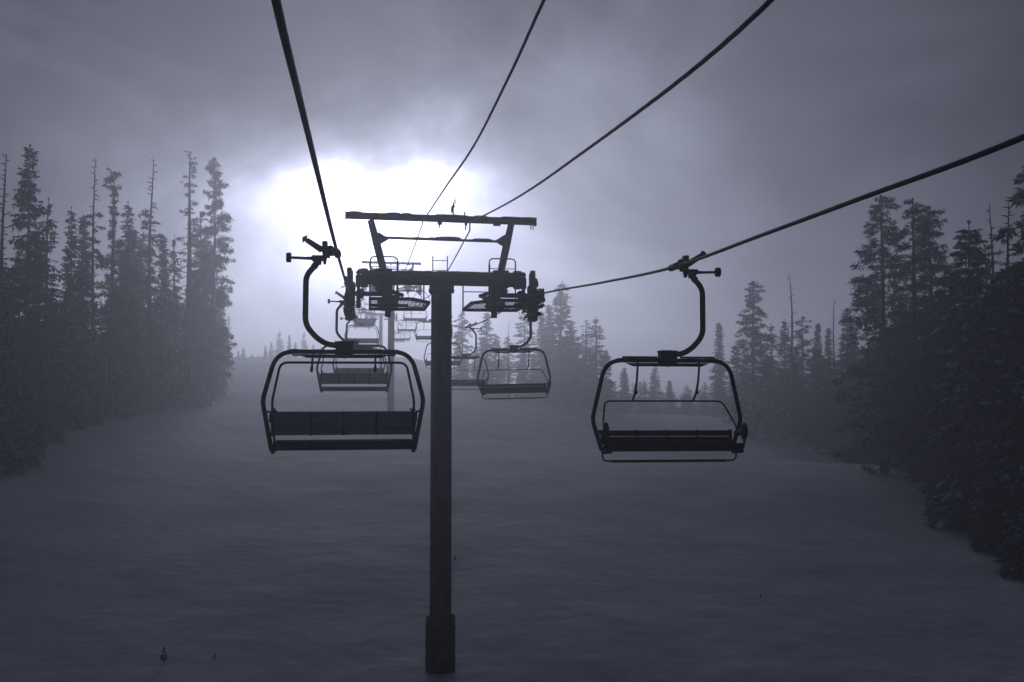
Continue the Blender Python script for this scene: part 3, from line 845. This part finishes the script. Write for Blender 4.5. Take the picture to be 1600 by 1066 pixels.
def broom_profile(t):
    return .5 if t > .93 else (.10 if t > .72 else .75*(1 - t) + .25)
PR = {
 'dense': conifer(1, r=1.75, fine=1.15, snow=0, droop=.45, gap=.2),
 'dense_b': conifer(2, r=2.0, fine=1.7, bw=.7, droop=.55, gap=.3, exp=.75),
 'snowy': conifer(3, r=2.15, fine=2.7, bw=.5, snow=.8, droop=.6, gap=.12, frost=True, exp=.62, nb=(6, 8), step=.34),
 'snowy_b': conifer(4, r=2.3, fine=2.6, bw=.5, snow=.6, droop=.65, gap=.2, frost=True, exp=.8, nb=(6, 8), step=.33),
 'spire': conifer(5, r=1.15, fine=1.0, droop=.5, gap=.1, exp=.85, step=.17),
 'spire_b': conifer(6, r=1.35, fine=1.0, droop=.4, gap=.35, exp=.7, bare_top=.1),
 'column': conifer(7, r=1.0, fine=1.1, droop=.35, gap=.35, cyl=.55, lean=.25),
 'ragged': ragged(8, r=1.75, n=150, exp=.55, tuft=.46),
 'ragged_b': ragged(9, r=2.1, n=170, exp=.7, tuft=.42, snow=.25, droop=.5),
 'ragged_c': ragged(10, r=1.25, n=120, exp=.35, tuft=.40, lean=.4),
 'thin': ragged(11, r=.85, n=70, exp=.5, tuft=.30, bare=.25, lean=.25, clear=.15),
 'broom': ragged(12, r=1.1, n=95, tuft=.42, clear=.25, profile=broom_profile, lean=.3),
 'dead_top': snag(13, n=80, r=.75, crown_to=.55),
 'snag': snag(14, n=60, r=.7),
 'sparse': snag(15, n=95, r=.85, crown_to=.80, up=-.1),
}
NAMES = {'snag': 'dead_tree', 'dead_top': 'dead_topped_tree', 'sparse': 'sparse_conifer', 'thin': 'thin_conifer', 'broom': 'broom_topped_conifer'}
trnd = random.Random(21)
def tree(kind, px, py, d, label, group, wide=1.0, tilt=0.0, name=None, rz=None):
    top = at(px, py, d); gz = ground_z(top.x, top.y); h = top.z - gz
    root = empty(name or NAMES.get(kind, 'conifer_tree'), (top.x, top.y, gz - .05), trnd.uniform(0, 2*PI) if rz is None else rz)
    s = h/TREE_H; k = s if s > .55 else s*.6 + .55*.4
    root.scale = (k*wide, k*wide, s)
    if tilt: root.rotation_euler = (0, R(tilt), root.rotation_euler.z)
    tm, cm, sm = PR[kind]
    for nm, me in (('trunk', tm), ('crown', cm), ('snow_load', sm)):
        if me is None: continue
        o = bpy.data.objects.new(nm, me); col.objects.link(o); o.parent = root
        if nm == 'snow_load': o['kind'] = 'stuff'
    tag(root, label, 'tree', group)
    return root

GL, GR, GM, GC, GF = 'trees at the left edge of the piste', 'trees at the right edge of the piste', 'misty trees on the right', 'foggy trees beyond the right line', 'faint far trees at the left'
# left group: (kind, px, top y, distance, label, width)
L_ = [
 ('dead_top', 14, 238, 60, 'tree with a forked bare top at the far left edge', 1.0),
 ('column', 50, 224, 62, 'tallest narrow dark conifer near the left edge, with a bushy tip', .85),
 ('spire_b', 76, 308, 66, 'pointed dark conifer just right of the tallest narrow one', 1.1),
 ('dense', 112, 322, 74, 'round-topped conifer between the pointed dark tree and the thin bare ones', .8),
 ('spire', 131, 336, 80, 'slim conifer close to the left of the thin bare-topped pair', 1.0),
 ('sparse', 155, 246, 74, 'thin tree with bare twigs at its top, left one of a close pair', .8),
 ('broom', 176, 268, 75, 'thin tree ending in a dark broom-like tuft', 1.0),
 ('dense', 200, 314, 82, 'pointed conifer between the broom-tufted tree and the tall bare spar', .9),
 ('sparse', 243, 242, 80, 'tall bare spar with short dead twigs and foliage lower down', .95),
 ('spire', 256, 366, 86, 'short slim conifer just right of the tall bare spar', 1.1),
 ('spire_b', 271, 366, 90, 'small pointed conifer left of the needle-tipped thin tree', 1.0),
 ('thin', 298, 236, 84, 'thin conifer with a long bare needle tip beside the big ragged fir', 1.15),
 ('ragged', 331, 246, 86, 'big ragged fir at the right end of the left trees, against the glow', .74),
 ('ragged_c', 312, 330, 89, 'fir filling in behind the big ragged one', 1.0),
 ('spire', 345, 487, 130, 'small misty spire tree right of the big ragged fir', 1.2),
 ('thin', 357, 492, 132, 'smaller misty tree at the foot of the left wood, next to the open slope', 1.5),
]
for k, px, py, d, lab, w in L_: tree(k, px, py, d - 11*max(0, 1 - px/300), lab, GL, w)
fill = random.Random(31)
ORD = 'first second third fourth fifth sixth seventh eighth ninth tenth eleventh twelfth thirteenth fourteenth fifteenth sixteenth seventeenth eighteenth nineteenth twentieth'.split() + ['twenty-' + w for w in 'first second third fourth fifth sixth'.split()]
def nth(i, what): return ORD[i] + ' from the left of ' + what
for i in range(26):
    px = -20 + 370*(i + fill.random())/26
    py = 385 + fill.uniform(-45, 90) + max(0, px - 250)*.35
    d = 66 + px*.07 + fill.uniform(-4, 12) - 10*max(0, 1 - px/300)
    tree(fill.choice(['dense', 'dense_b', 'spire_b', 'dense', 'ragged_c', 'spire']), px, py, d, nth(i, 'the dark conifers filling the middle of the left wood'), GL, fill.uniform(.9, 1.2))
for i in range(15):
    px = -15 + 330*(i + fill.random())/15
    py = 475 + fill.uniform(-30, 60) + px*.1
    d = 59 + px*.085 + fill.uniform(-2, 3) - 9.5*max(0, 1 - px/300)
    tree(fill.choice(['snowy_b', 'dense_b', 'snowy_b', 'dense']), px, py, d, nth(i, 'the snow-dusted low conifers fronting the left wood'), GL, fill.uniform(.85, 1.15))
tree('snowy', 6, 430, 46, 'snow-laden conifer filling the lower left corner of the wood', GL, .95)
tree('snowy_b', 38, 560, 48, 'short snowy conifer beside the snow-laden one at far left', GL, 1.1)
tree('snowy_b', 86, 634, 54.5, 'tiny young conifer standing on the snow before the left wood', GL, .9)
tree('dense', 126, 600, 60, 'small dark young conifer at the left wood edge', GL, .8)
# far left, faint
for i, (px, py, w) in enumerate([(372, 548, 1), (380, 543, 1), (394, 552, 1), (415, 540, 1), (424, 534, 1), (437, 516, 1.5), (452, 523, 1.1), (462, 534, 1), (475, 517, 1.3), (490, 538, 1.2), (502, 541, 1)]):
    tree(['spire', 'dense', 'spire_b'][i % 3], px, py, 195 + (i*7) % 20, nth(i, 'the tiny faint treetops on the far left rise'), GF, w*1.3)
# right group
R_ = [
 ('ragged_b', 1374, 303, 57, 'tall ragged fir with drooping limbs, leftmost of the dark right trees', .92),
 ('ragged_c', 1424, 308, 54, 'slender ragged conifer just right of the leftmost tall fir', .95),
 ('ragged', 1450, 322, 58, 'bushy conifer behind the slender ragged one', .9),
 ('snowy', 1514, 343, 44, 'broad snow-laden spruce with a pyramid top, largest on the right', 1.0),
 ('snag', 1543, 315, 49, 'bare dead spar poking up behind the broad snowy spruce', .9),
 ('sparse', 1588, 315, 44, 'sparse conifer with open twigs at the right edge', .9),
 ('ragged_b', 1618, 232, 39, 'tree mostly outside the right edge, a twig reaching in', .9),
 ('snag', 1399, 400, 62, 'thin dead trunk standing inside the leftmost dark right tree', .7),
 ('ragged_c', 1480, 420, 52, 'conifer between the slender ragged one and the broad snowy spruce', 1.1),
 ('dense_b', 1405, 480, 60, 'low conifer at the foot of the leftmost tall fir', 1.0),
 ('dense_b', 1448, 505, 54, 'mid-height conifer under the slender ragged tree', 1.0),
 ('dense_b', 1560, 430, 43, 'dark conifer right behind the broad snowy spruce', 1.0),
 ('snowy_b', 1590, 500, 39, 'snow-dusted conifer at the right edge under the sparse one', .9),
 ('snowy_b', 1475, 590, 48, 'snowy conifer at the piste edge, left of the broad spruce', .95),
 ('snowy_b', 1550, 610, 39.5, 'snowy conifer at the piste edge, below the broad spruce', .9),
 ('snowy', 1592, 745, 35.5, 'lowest snow-covered young conifer at the right edge', 1.0),
 ('snowy_b', 1515, 660, 43, 'short snowy conifer in front of the broad spruce', .9),
 ('dense_b', 1436, 640, 55, 'short dark conifer where the right wood meets the snow', .9),
 ('ragged_c', 1345, 540, 78, 'misty conifer at the left foot of the dark right wood', 1.1),
 ('spire_b', 1375, 520, 72, 'misty pointed conifer low before the leftmost dark right trees', 1.2),
]
for k, px, py, d, lab, w in R_: tree(k, px, py, d, lab, GR, w * (1.22 if k != 'snag' else 1))
for i in range(18):
    px = 1400 + 230*(i + fill.random())/18
    py = 470 + fill.uniform(-60, 80) - (px - 1400)*.25
    d = 62 - (px - 1400)*.09 + fill.uniform(2, 10)
    tree(fill.choice(['dense', 'dense_b', 'ragged', 'ragged_c']), px, py, d, nth(i, 'the dark conifers packed inside the right wood'), GR, fill.uniform(.95, 1.2))
M_ = [
 ('spire', 1122, 503, 122, 'slim misty spire right of the nearest right chair hanger', .95),
 ('ragged_b', 1176, 438, 97, 'tall misty fir with a bulging club-shaped top', .85),
 ('spire_b', 1203, 505, 104, 'small misty spire between the club-topped fir and the dead tree', 1.1),
 ('snag', 1230, 427, 99, 'misty dead tree with bare twigs, taller of the two', 1.25),
 ('dense', 1226, 498, 104, 'misty conifer below the taller dead tree', .8),
 ('ragged_c', 1252, 494, 104, 'misty bushy conifer right of the taller dead tree', .85),
 ('spire', 1278, 504, 110, 'narrow misty spire, left one of the two before the short dead trunk', .9),
 ('spire', 1293, 511, 110, 'narrow misty spire, right one of the two before the short dead trunk', .8),
 ('snag', 1306, 466, 98, 'shorter misty dead trunk left of the wide misty conifer', 1.0),
 ('dense_b', 1326, 482, 92, 'wide misty conifer left of the dark right wood', .9),
]
for k, px, py, d, lab, w in M_: tree(k, px, py, d, lab, GM, w * (1.45 if k != 'snag' else 1))
for i in range(20):
    px = 1150 + 270*(i + fill.random())/20
    py = 548 + fill.uniform(-18, 45)
    d = 104 - (px - 1150)*.09 + fill.uniform(-6, 8)
    tree(fill.choice(['dense', 'dense_b', 'spire_b', 'ragged_c']), px, py, d, nth(i, 'the low misty conifers under the misty right treetops'), GM, fill.uniform(1.5, 1.9))
C_ = [
 ('ragged_b', 722, 486, 128, 'foggy fir just right of the near pole, below the catwalk', .8),
 ('ragged', 762, 488, 128, 'foggy ragged fir behind the small rope grip, right of the pole', .8),
 ('snag', 796, 498, 122, 'foggy dead trunk between the pole and the right sheaves', .9),
 ('ragged_c', 818, 489, 130, 'foggy conifer directly below the right sheaves', 1.0),
 ('spire', 846, 486, 134, 'foggy spire just right of the right sheaves', 1.1),
 ('spire', 858, 475, 138, 'slim foggy spire touching the tallest foggy conifer', 1.0),
 ('dense', 879, 439, 130, 'tallest foggy conifer in the middle, right of the tower', 1.1),
 ('dense_b', 894, 500, 132, 'foggy conifer at the right shoulder of the tallest foggy one', .95),
 ('thin', 916, 500, 126, 'slender foggy conifer, left of a close pair', 1.3),
 ('spire_b', 929, 494, 126, 'foggy layered conifer, right of a close pair', 1.35),
 ('dense', 946, 545, 128, 'low foggy conifer left of the nearest right chair', 1.0),
 ('dense', 976, 573, 140, 'small foggy tree seen through the left part of the nearest right chair', 1.1),
 ('dense_b', 1024, 572, 142, 'wide foggy tree seen through the middle of the nearest right chair', 1.0),
 ('spire', 1047, 594, 142, 'small foggy spire seen through the nearest right chair, under its block', 1.2),
 ('thin', 1006, 592, 146, 'tiny foggy tree left of the wide one inside the chair frame', 1.2),
 ('spire_b', 1074, 600, 138, 'tiny foggy tree low inside the right half of the chair frame', 1.2),
 ('spire_b', 1102, 596, 134, 'small foggy tree beside the right tube of the nearest right chair', 1.2),
 ('dense', 1146, 582, 120, 'small foggy conifer left of the club-topped fir', .9),
]
for k, px, py, d, lab, w in C_: tree(k, px, py, d, lab, GC, w * (1.6 if k != 'snag' else 1.1))
for i in range(12):
    px = 712 + 230*(i + fill.random())/12
    tree(fill.choice(['dense', 'ragged_c', 'dense_b']), px, 520 + fill.uniform(-10, 35), 132 + fill.uniform(-8, 12), nth(i, 'the low foggy conifers just right of the pole'), GC, fill.uniform(1.5, 2.0))

for i in range(24):
    px = 925 + 245*(i + fill.random())/24
    tree(fill.choice(['dense', 'ragged_c', 'dense_b', 'ragged_b']), px, 612 + fill.uniform(-12, 10) + abs(px - 1060)*-.10, 150 + fill.uniform(-10, 14), nth(i, 'the faint low trees behind the nearest right chair'), GC, fill.uniform(1.7, 2.4))
for i, (px, py, d) in enumerate([(1408, 705, 58), (1442, 712, 53), (1463, 742, 49), (1487, 760, 46), (1512, 790, 43), (1541, 806, 40.5), (1570, 835, 38)]):
    tree('snowy_b', px, py, d, nth(i, 'the small snowy young conifers edging the right wood'), GR, fill.uniform(.6, .85), name='young_conifer')
for i, (px, py, d) in enumerate([(60, 655, 53), (150, 626, 63), (196, 628, 69), (247, 616, 76), (292, 604, 83)]):
    tree('snowy_b', px, py, d, nth(i, 'the small snowy young conifers edging the left wood'), GL, fill.uniform(.6, .85), name='young_conifer')
# twigs of buried saplings on the snow
def sapling(px, py, hgt, label, seed):
    r = ray(px, py); t = 8.0
    while t < 120 and (r*t).z > ground_z((r*t).x, (r*t).y): t += .05
    p = r*t; rnd = random.Random(seed); root = empty('sapling', (p.x, p.y, ground_z(p.x, p.y)))
    m = MB(); m.tube([(0, 0, -.1), (.01, 0, hgt*.5), (.03, 0, hgt)], [.014, .010, .004], 6); m.build('stem', M['bark'], root)
    m = MB()
    for k in range(int(70*min(1, hgt*2.5))):
        z = hgt*rnd.uniform(.15, .95); a = rnd.uniform(0, 2*PI); d = Vector((math.cos(a), math.sin(a), rnd.uniform(-.3, .6)))
        blade(m, Vector((0, 0, z)), d, (.06 + .26*(1 - z/hgt))*hgt*1.2, .02, rnd)
    m.build('needles', M['needles'], root)
    tag(root, label, 'sapling', 'saplings poking out of the snow')
sapling(256, 1037, .42, 'small young sapling poking out of the snow at the lower left', 1)
sapling(335, 1030, .14, 'tiny twig tip in the snow right of the lower left sapling', 2)
sapling(711, 877, .20, 'tiny twig in the snow just right of the tower pole', 3)
sapling(1188, 934, .10, 'tiny twig tip in the snow below the nearest right chair', 4)

# ------------------------------------------------------------------ haze
def build_haze():
    m = MB(); m.box((10, 199, 3.0), (410, 452, 42))
    o = m.build('haze', None); o.data.materials.clear()
    mt = bpy.data.materials.new('haze_air'); mt.use_nodes = True; nt = mt.node_tree; nt.nodes.clear()
    out = nt.nodes.new('ShaderNodeOutputMaterial'); v = nt.nodes.new('ShaderNodeVolumePrincipled')
    v.inputs['Density'].default_value = HAZE_DENSITY; v.inputs['Color'].default_value = (*HAZE_COLOR, 1); v.inputs['Anisotropy'].default_value = HAZE_G
    nt.links.new(v.outputs[0], out.inputs['Volume']); o.data.materials.append(mt)
    tag(o, kind='stuff')
build_haze()
